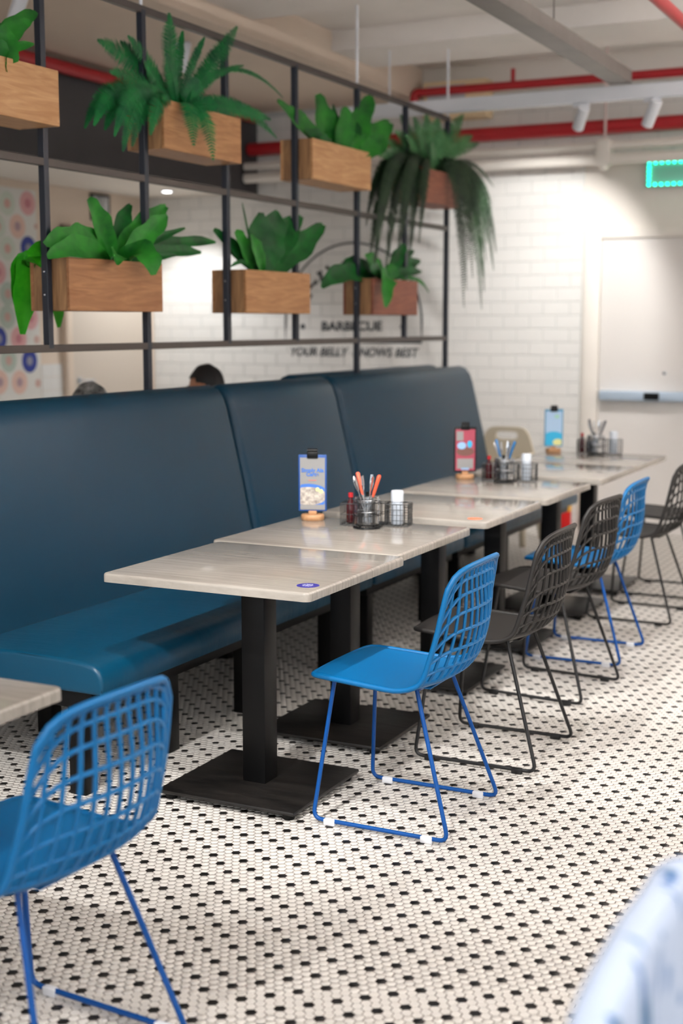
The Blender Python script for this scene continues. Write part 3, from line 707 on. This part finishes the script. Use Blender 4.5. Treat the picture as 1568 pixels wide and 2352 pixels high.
# ------------------------------------------------------------------ ceiling services
def pipe(name, path, r, m_, label, cat='pipe', group=None, n=14):
    return tag(tube(name, path, r, m_, None, n), label, cat, group)
pipe('sprinkler_pipe', [(-4.10, YW - .20, 3.215), (1.5, YW - .20, 3.215)], .03, M_red, 'upper thin red sprinkler pipe along the back wall', group='red pipes')
sp = thing('pipe_elbow', 'red pipe elbow turning down at the left end of the upper pipe', 'pipe', (-4.10, YW - .20, 3.215))
tube('bend', fillet([(.02, 0, 0), (-.03, 0, 0), (-.03, 0, -.16)], .04), .034, M_red, sp, 14)
tube('collar', [(-.03, 0, -.1), (-.03, 0, -.16)], .042, M_red, sp, 14)
for x in (-3.36, -1.9): tag(tube('pipe_stub', [(x, YW - .20, 3.23), (x, YW - .20, 3.33)], .016, M_red), 'short red stub on the upper red pipe%s' % ('' if x < -3 else ' out at the right'), 'pipe')
pipe('water_main', [(-5.56, YW - .18, 2.885), (1.5, YW - .18, 2.885)], .05, M_red, 'thick red main pipe along the tiled back wall', group='red pipes')
pipe('white_conduit', [(-5.56, YW - .25, 2.745), (1.5, YW - .25, 2.745)], .03, M_white, 'upper of two white conduits under the thick red pipe', group='white conduits')
pipe('white_conduit', [(-5.56, YW - .25, 2.655), (1.5, YW - .25, 2.655)], .038, M_white, 'lower of two white conduits under the thick red pipe', group='white conduits')
jb = thing('junction_bracket', 'white bracket clamping the two white conduits to a thin rod', 'bracket', (-2.66, YW - .25, 2.70))
box('clamp', (-.05, -.05, -.09), (.05, .045, .09), M_white, jb, .01); tube('rod', [(0, 0, .08), (0, 0, ZC - 2.70)], .009, mat('pinkish_rod', srgb(220, 200, 196), .5), jb)
lathe('knob', [(.001, -.12), (.03, -.115), (.03, -.09)], M_white, jb, 16)
pipe('red_fire_pipe', [(-5.5, YF, 3.12), (-5.5, 9.35, 3.12), (-5.5, 9.6, 3.12)], .04, M_red, 'red pipe running above the charcoal bulkhead at upper left', group='red pipes')
pipe('red_fire_pipe', [(-1.60, YF, 3.02), (-1.60, 7.4, 3.02)], .03, M_red, 'red pipe slanting across the upper right picture corner', group='red pipes')
ct = thing('cable_tray', 'long galvanised cable tray slanting under the ceiling', 'cable tray', (-2.235, 0, 2.95))
box('channel', (-.065, -2, 0), (.065, 8.35, .012), M_galv, ct); box('side', (-.065, -2, .012), (-.053, 8.35, .075), M_galv, ct); box('side', (.053, -2, .012), (.065, 8.35, .075), M_galv, ct)
for y in (1.5, 4.5, 7.0): tube('hanger', [(0, y, .01), (0, y, ZC - 2.95)], .004, M_galv, ct)
rl = thing('lighting_rail', 'white steel lighting rail crossing below the ceiling', 'rail', (-1.5, 8.42, 2.865))
box('beam', (-2.6, -.03, 0), (2.6, .03, .085), M_rail, rl, .004)
for x in (-2.3, 0, 2.3): tube('hanger', [(x, 0, .08), (x, 0, ZC - 2.865)], .006, M_rail, rl)
hv = thing('air_duct', 'cream air duct box beside the back wall behind the lighting rail', 'duct', (-3.84, YW - .084, 3.02))
box('body', (-.235, -.078, 0), (.26, .078, .27), mat('cream_duct', srgb(236, 212, 172), .6), hv, .004); box('grille', (-.2, -.082, .06), (.1, -.077, .24), mat('grey_grille', srgb(196, 196, 200), .6), hv)

M_lamp = mat('lamp_face', (1, 1, 1, 1), .4, emit=(1, .95, .88, 1), estr=4)
def spot_lamp(p, d, label, watts=0, size=70, col=(1, .975, .945), off=.0):
    """white cylinder head on a bracket; the light sits in its mouth"""
    t = thing('track_spotlight', label, 'lamp', p, 0, 'white track spotlights')
    d = Vector(d).normalized(); c = Vector((off, 0, -.085)); q = d.to_track_quat('-Z', 'Y')
    box('adapter', (-.05, -.018, -.022), (.05, .018, 0), M_rail, t, .003)
    tube('arm', [(off, 0, -.02), (off, 0, -.085)], .008, M_rail, t)
    h = lathe('head', [(.03, .085), (.036, .08), (.036, -.085), (.031, -.085), (.030, -.06), (.001, -.06)], M_rail, t, 20)
    h.location = c; h.rotation_mode = 'QUATERNION'; h.rotation_quaternion = q
    f = lathe('lens', [(.029, -.058), (.001, -.0585)], M_lamp if watts else M_rail, h, 20)
    if watts:
        L = bpy.data.lights.new('spot_light', 'SPOT'); L.energy = watts; L.spot_size = R(size); L.spot_blend = .5; L.shadow_soft_size = .035; L.color = col
        lo = bpy.data.objects.new('spot_light', L); COL.objects.link(lo); lo.parent = h; lo.location = (0, 0, -.09)
    return t
spot_lamp((-2.50, 8.42, 2.865), (-.85, 1.38, -1.25), 'left of the two white spotlights under the rail', 75, 80)
spot_lamp((-2.06, 8.42, 2.865), (-.45, .45, -.8), 'right of the two white spotlights under the rail', 18, 80)
spot_lamp((-4.60, 5.66, 3.19), (-.5, .1, -.8), 'white spotlight head behind the leaves at the upper left corner')
spot_lamp((-4.60, 7.17, 3.19), (-.3, .1, -.9), 'white spotlight head glimpsed through the big fern')
for i, y in enumerate((.6, 3.4, 6.2, 8.3)):                           # added unseen uplights that brighten the ceiling, shaped as pendants
    t = thing('added_fill_uplight', '%s added unseen fill uplight over the far aisle, shaped as a linear pendant' % ('first', 'second', 'third', 'fourth')[i], 'lamp', (1.1, y, 2.62), 0, 'added fill uplights')
    box('housing', (-.06, -.95, 0), (.06, .95, .05), M_rail, t, .004); box('diffuser', (-.05, -.93, .05), (.05, .93, .054), M_lamp, t)
    for q in (-.8, .8): tube('cable', [(0, q, .05), (0, q, ZC - 2.62)], .003, M_rail, t)
    L = bpy.data.lights.new('uplight', 'AREA'); L.shape = 'RECTANGLE'; L.size = .1; L.size_y = 1.85; L.energy = 78; L.color = (1, .97, .94)
    o = bpy.data.objects.new('uplight', L); COL.objects.link(o); o.parent = t; o.location = (0, 0, .06); o.rotation_euler = (math.pi, 0, 0)
tk = thing('lighting_track', 'white ceiling track over the aisle above the tables', 'rail', (-1.72, 2.5, 2.93))
box('beam', (-.02, -4.5, 0), (.02, 1.95, .04), M_rail, tk, .003)
for y in (-4, -1, 1.8): tube('hanger', [(0, y, .03), (0, y, ZC - 2.93)], .005, M_rail, tk)
for i, (y, dx) in enumerate(((-.35, .14), (.9, -.30), (2.3, .06), (3.3, .12), (4.3, .05))):
    spot_lamp((-1.72, y, 2.93), (dx, .72, -.8) if dx > -.2 else (-.28, .85, -.76), ('first', 'second', 'third', 'fourth', 'fifth')[i] + ' white spotlight along the overhead aisle track', SPOT_W * (1 if dx > -.2 else 1.7), 66 if dx > -.2 else 42)
dl = thing('downlight', 'small bright downlight in the lowered soffit behind the frame', 'lamp', (-6.10, 9.25, 2.56))
lathe('ring', [(.05, -.001), (.05, -.012), (.036, -.012), (.036, -.001)], M_rail, dl, 24); lathe('lens', [(.036, -.004), (.001, -.006)], mat('downlight_lens', (1, 1, 1, 1), .4, emit=(1, .97, .92, 1), estr=25), dl, 24)
for (x, y) in ((-6.1, 9.25), (-6.1, 6.4)):
    L = bpy.data.lights.new('spot_light', 'SPOT'); L.energy = 62 if x < -5.6 else 24; L.spot_size = R(120); L.spot_blend = .6; L.shadow_soft_size = .05
    if (x, y) == (-6.1, 9.25):
        o = bpy.data.objects.new('spot_light', L); COL.objects.link(o); o.parent = dl; o.location = (0, 0, -.02)
    else:
        zt = 2.56 if x < -5.6 else 3.19
        q = thing('downlight', 'downlight in the soffit out beyond the left picture edge', 'lamp', (x, y, zt), 0, 'downlights')
        lathe('ring', [(.05, -.001), (.05, -.012), (.036, -.012), (.036, -.001)], M_rail, q, 24); lathe('lens', [(.036, -.004), (.001, -.006)], MATS['downlight_lens'], q, 24)
        o = bpy.data.objects.new('spot_light', L); COL.objects.link(o); o.parent = q; o.location = (0, 0, -.02)

# ------------------------------------------------------------------ signs on the walls
M_ink = mat('sign_ink', srgb(62, 66, 72), .6)
lg = thing('wall_logo', 'arched badge logo with lettering painted on the white tiles', 'sign', (-4.735, YW - .0115, 1.37))
RX = .60; cz = .155
arch = [(-RX, 0, 0), (-RX, 0, cz)] + [(-RX * math.cos(a), 0, cz + .62 * math.sin(a)) for a in [math.pi * i / 36 for i in range(1, 36)]] + [(RX, 0, cz), (RX, 0, 0)]
obj('badge_outline', bm_tube(arch, .012, 4, closed=True, sy=.1, up=(0, 1, 0)), M_ink, lg)
text_mesh('lettering', 'BARBECUE', .10, M_ink, lg, (-.005, -.001, .122), (R(90), 0, 0), bold=.003).scale = (1.12, 1, 1)
for s in (-1, 1): lathe('dot', [(.022, 0), (.022, .001)], M_ink, lg, 16).matrix_local = Matrix.Translation((s * .44, -.001, .122)) @ Matrix.Rotation(R(90), 4, 'X')
text_mesh('lettering', 'YOUR BELLY  KNOWS BEST', .098, M_ink, lg, (0, -.001, -.083), (R(90), 0, 0), shear=.25, bold=.002).scale = (.93, 1, 1)
rnd = random.Random(4)
for k in range(13):                                                  # blurred ornaments along the arch
    a = math.pi * (.07 + .86 * k / 12); p = (-.44 * math.cos(a), -.001, cz + .04 + .42 * math.sin(a))
    bm = bmesh.new()
    for q in range(3): 
        b = rnd.random() * 3; bm_box((-.045, -.001, -.009 + q * .0), (.045, 0, .009), bm=bm); bmesh.ops.rotate(bm, verts=bm.verts[-8:], cent=(0, 0, 0), matrix=Matrix.Rotation(b, 3, 'Y'))
    o = obj('ornament', bm, M_ink, lg, p)

wp = thing('dotted_wall_panel', 'white wall panel printed with coloured circles at far left', 'wall panel', (XL + .001, 7.7, 0))
box('panel', (0, -1.6, .02), (.006, .6, 2.50), mat('panel_white', srgb(224, 222, 216), .6), wp)
CM = {k: (mat('ring_' + k, srgb(*a), .6), mat('core_' + k, srgb(*b), .6)) for k, a, b in (('pink', (222, 168, 170), (200, 130, 136)), ('peach', (226, 192, 178), (178, 150, 158)), ('green', (206, 214, 200), (214, 170, 160)), ('sage', (186, 200, 188), (206, 170, 160)), ('blue', (44, 62, 150), (150, 150, 168)))}
circ = [(63, 467, 'pink'), (65, 570, 'blue'), (66, 675, 'pink'), (70, 730, 'pink'), (68, 829, 'blue'), (40, 520, 'peach'), (41, 625, 'peach'), (43, 778, 'pink'), (45, 878, 'peach'), (16, 467, 'green'), (17, 571, 'green'), (18, 675, 'sage'), (17, 728, 'sage'), (20, 828, 'sage'), (82, 520, 'sage'), (84, 780, 'sage'), (87, 880, 'sage'), (-6, 520, 'green'), (-5, 625, 'pink'), (-3, 778, 'blue'), (0, 878, 'peach'), (-28, 571, 'blue'), (-28, 675, 'pink')]
for u, v, k in circ:
    p = at_x(u, v, XL + .007)
    for nm, r, mm, dz in (('printed_circle', .088, CM[k][0], 0), ('printed_core', .034, CM[k][1], .0012)):
        if p.y + r > 8.29: r = min(r, max(.02, 8.29 - p.y))
        o = lathe(nm, [(r, 0), (r, .0012)], mm, wp, 28); o.matrix_local = Matrix.Translation((.006 + dz, p.y - 7.7, p.z)) @ Matrix.Rotation(R(90), 4, 'Y')
pf = thing('wall_picture', 'small black and white framed picture above the beige door', 'picture', (XL + .001, 9.10, 2.33))
box('frame', (0, -.125, 0), (.015, .125, .21), M_black, pf, .002); box('print', (.015, -.10, .02), (.017, .10, .19), mat('bw_print', srgb(220, 220, 222), .6, col2=srgb(20, 20, 24), nscale=14, stretch=(1, 1, .3)), pf)

ex = thing('led_sign', 'glowing green led sign at the right edge above the door', 'sign', (-2.20, YW - .06, 2.56))
box('backing', (-.215, -.0, -.09), (.415, .006, .09), mat('clear_green', srgb(150, 220, 200), .3), ex, .002)
M_led = mat('green_led', srgb(0, 255, 200), .4, emit=(0.0, 1.0, .62, 1), estr=4)
for i in range(14):
    for z in (-.075, .075): lathe('led', [(.009, 0), (.009, .008), (.004, .011)], M_led, ex, 10).matrix_local = Matrix.Translation((-.19 + i * .044, -.0, z)) @ Matrix.Rotation(R(90), 4, 'X')
for k in range(4): lathe('led', [(.009, 0), (.009, .008), (.004, .011)], M_led, ex, 10).matrix_local = Matrix.Translation((-.19, 0, -.045 + k * .03)) @ Matrix.Rotation(R(90), 4, 'X')

# ------------------------------------------------------------------ far floor things
fe = thing('fire_extinguisher', 'red cylinder with yellow and white upper part by the back wall', 'extinguisher', (-2.93, YW - .12, 0))
lathe('cylinder', [(.045, 0), (.05, .008), (.05, .14)], mat('signal_red', srgb(205, 14, 20), .35), fe, 24)
lathe('label_band', [(.0502, .14), (.0502, .33), (.046, .36), (.02, .385)], mat('amber_label', srgb(232, 176, 52), .45), fe, 24)
box('label_panel', (-.042, -.054, .15), (.0, -.045, .33), M_rail, fe, .002); lathe('valve', [(.018, .38), (.018, .42), (.03, .43), (.03, .445)], M_black, fe, 16)

hc = thing('high_chair', 'beige plastic high chair with a handle slot, beyond the bench end', 'chair', (-3.19, 9.12, 0))
M_bei = mat('beige_plastic', srgb(186, 176, 156), .5)
def slot_panel():
    bm = bmesh.new(); n = 48; O, I_, O2, I2 = [], [], [], []
    def se(a, rx, rz, e): c, s = math.cos(a), math.sin(a); return (math.copysign(abs(c) ** e, c) * rx, math.copysign(abs(s) ** e, s) * rz)
    for i in range(n):
        a = 2 * math.pi * i / n; x, z = se(a, .185, .13, .38); xi, zi = se(a, .082, .028, .5)
        k = 1.0 + (-.22 * (z / .13) if z > 0 else -.22 * (z / .13))
        for L, (px_, pz_), y in ((O, (x * k, z), -.015), (I_, (xi, zi + .07), -.015), (O2, (x * k, z), .015), (I2, (xi, zi + .07), .015)): L.append(bm.verts.new((px_, y, .665 + pz_)))
    for i in range(n):
        j = (i + 1) % n
        bm.faces.new((O[i], O[j], I_[j], I_[i])); bm.faces.new((O2[j], O2[i], I2[i], I2[j])); bm.faces.new((O[j], O[i], O2[i], O2[j])); bm.faces.new((I_[i], I_[j], I2[j], I2[i]))
    return bm
smooth(obj('backrest', slot_panel(), M_bei, hc), 40)
box('seat', (-.17, -.30, .48), (.17, .0, .515), M_bei, hc, .012)
for s in (-1, 1):
    box('arm', (s * .20 - .022, -.30, .54), (s * .20 + .022, .01, .62), M_bei, hc, .015)
    for yy in (-.30, .06): tube('leg', [(s * .18, yy * .8, .60), (s * .245, yy * 1.15, .0)], [.026, .022], M_bei, hc, 10)

# ------------------------------------------------------------------ people behind the bench
def person(x, y, label, head_m, shirt, turn, top):
    t = thing('person', label, 'person', (x, y, 0), R(turn))
    V_ = {'pel': (0, 0, .56), 'bel': (.01, 0, .70), 'chest': (.02, 0, .90), 'neckb': (.02, 0, 1.035), 'neck': (.015, 0, 1.075), 'hd': (.0, 0, 1.12)}
    joints = [('pel', (0, 0, .595), .12), ('bel', (.01, 0, .70), .125), ('chest', (.02, 0, .90), .135), ('neckb', (.02, 0, 1.02), .07), ('neck', (.012, 0, 1.075), .052)]
    for s, n in ((-1, 'l'), (1, 'r')):
        joints += [('sh' + n, (.02, s * .17, .97), .06), ('el' + n, (-.06, s * .225, .72), .045), ('wr' + n, (-.30, s * .14, .76), .03), ('ha' + n, (-.37, s * .12, .77), .03),
                   ('hip' + n, (-.03, s * .095, .565), .085), ('kn' + n, (-.46, s * .12, .545), .062), ('an' + n, (-.47, s * .12, .09), .042), ('to' + n, (-.60, s * .13, .045), .036)]
    idx = {j[0]: i for i, j in enumerate(joints)}
    E_ = [('pel', 'bel'), ('bel', 'chest'), ('chest', 'neckb'), ('neckb', 'neck')]
    for n in 'lr': E_ += [('neckb', 'sh' + n), ('sh' + n, 'el' + n), ('el' + n, 'wr' + n), ('wr' + n, 'ha' + n), ('pel', 'hip' + n), ('hip' + n, 'kn' + n), ('kn' + n, 'an' + n), ('an' + n, 'to' + n)]
    me = bpy.data.meshes.new('body'); me.from_pydata([j[1] for j in joints], [(idx[a], idx[b]) for a, b in E_], [])
    o = obj('body', me, shirt, t); o.modifiers.new('skin', 'SKIN'); sv = me.skin_vertices[0].data
    for i, j in enumerate(joints): sv[i].radius = (j[2], j[2]); sv[i].use_root = (i == 0)
    o.modifiers.new('sub', 'SUBSURF').levels = 2; o.modifiers['sub'].render_levels = 2
    # head: shaped sphere with nose, ears, chin; hair cap over it
    hz = top - .115
    def head(r, hair):
        bm = bmesh.new(); bmesh.ops.create_icosphere(bm, subdivisions=4, radius=1)
        for v in bm.verts:
            p = v.co.copy(); x_, y_, z_ = p
            q = Vector((x_ * .098, y_ * .078, z_ * .118))
            if not hair:
                if z_ < -.2: q.x -= .012 * (-z_); q.y *= 1 - .22 * (-z_ - .2)
                if x_ < -.6 and abs(y_) < .28 and -.45 < z_ < .15: q.x -= .022 * (1 - abs(y_) / .28) * (1 - abs(z_ + .2) / .35 if abs(z_ + .2) < .35 else 0)
                if abs(y_) > .88 and abs(z_ + .08) < .28 and abs(x_ - .05) < .3: q.y += math.copysign(.012, y_)
            else: q *= r * (1 + .015 * math.sin(9 * x_ + 7 * y_) )
            v.co = q + Vector((-.01, 0, hz))
        if hair:
            kill = [v for v in bm.verts if (v.co.x + .01) < -.035 and (v.co.z - hz) < .045 or (v.co.z - hz) < -.075]
            bmesh.ops.delete(bm, geom=kill, context='VERTS')
        return bm
    hd = smooth(obj('head', head(1, False), mat('skin', srgb(176, 122, 92), .55), t), 80)
    for s in (-1, 1): smooth(obj('eye', bm_lathe([(.001, 0), (.010, .002), (.010, .006), (.001, .008)], 12), M_black, hd, (-.103, s * .032, hz - .0)))
    smooth(obj('hair', head(1.07, True), head_m, t), 80)
    return t
person(-3.93, 6.33, 'seated person with short black hair, head showing above the bench', mat('black_hair', srgb(16, 14, 16), .6), mat('dark_shirt', srgb(50, 54, 64), .8), 8, 1.290)
person(-3.95, 5.31, 'seated person in a grey patterned head covering, barely above the bench', mat('patterned_scarf', srgb(150, 150, 148), .7, col2=srgb(28, 30, 32), nscale=26), mat('grey_shirt', srgb(110, 110, 114), .8), -4, 1.232)

# ------------------------------------------------------------------ right foreground: chair with a jacket over its back
put(c_blk, -.115, 1.50, 180, 'chair at the lower right corner hidden under a patterned jacket')
def jacket():
    M = bpy.data.materials.new('printed_cotton'); M.use_nodes = True; nt = M.node_tree; b = nt.nodes['Principled BSDF']
    tc = nt.nodes.new('ShaderNodeTexCoord'); n = nt.nodes.new('ShaderNodeTexNoise'); n.inputs['Scale'].default_value = 7; n.inputs['Detail'].default_value = 2; n.inputs['Distortion'].default_value = 1.8
    mp = nt.nodes.new('ShaderNodeMapping'); mp.inputs['Scale'].default_value = (1, 1.6, .7); mp.inputs['Location'].default_value = (3.1, .4, 0)
    nt.links.new(tc.outputs['Object'], mp.inputs[0]); nt.links.new(mp.outputs[0], n.inputs['Vector'])
    r = nt.nodes.new('ShaderNodeValToRGB'); r.color_ramp.interpolation = 'EASE'
    e = r.color_ramp.elements; e[0].position = .30; e[0].color = srgb(24, 84, 110); e[1].position = .46; e[1].color = srgb(168, 182, 204)
    x = e.new(.37); x.color = srgb(70, 108, 160)
    nt.links.new(n.outputs['Fac'], r.inputs[0]); nt.links.new(r.outputs[0], b.inputs['Base Color']); b.inputs['Roughness'].default_value = .85
    bm = bmesh.new(); G = []; nu, nv = 28, 26
    for i in range(nu + 1):
        u = i / nu; row = []
        for j in range(nv + 1):
            v = -1 + 2 * j / nv; yy = v * .255
            # path over the back: down the aisle side, over the top edge, down the seat side
            a = (u - .5) * 2
            if abs(a) < .18: ang = a / .18 * math.pi / 2; x_ = math.sin(ang) * .026; z_ = .836 + math.cos(ang) * .02
            else: x_ = math.copysign(.026 + .03 * (abs(a) - .18), a); z_ = .836 - (abs(a) - .18) * .46
            x_ += .010 * math.sin(v * 9 + a * 2) * abs(a); z_ -= .05 * abs(v) ** 4
            row.append(bm.verts.new((x_, yy * (1 + .10 * abs(a)), z_)))
        G.append(row)
    for i in range(nu):
        for j in range(nv): bm.faces.new((G[i][j], G[i + 1][j], G[i + 1][j + 1], G[i][j + 1]))
    o = smooth(obj('draped_jacket', bm, M, None, (-.343, 1.50, 0)), 80); md = o.modifiers.new('thick', 'SOLIDIFY'); md.thickness = .006
    tag(o, 'blurred pale blue and white patterned fabric at the lower right corner', 'clothing')
jacket()
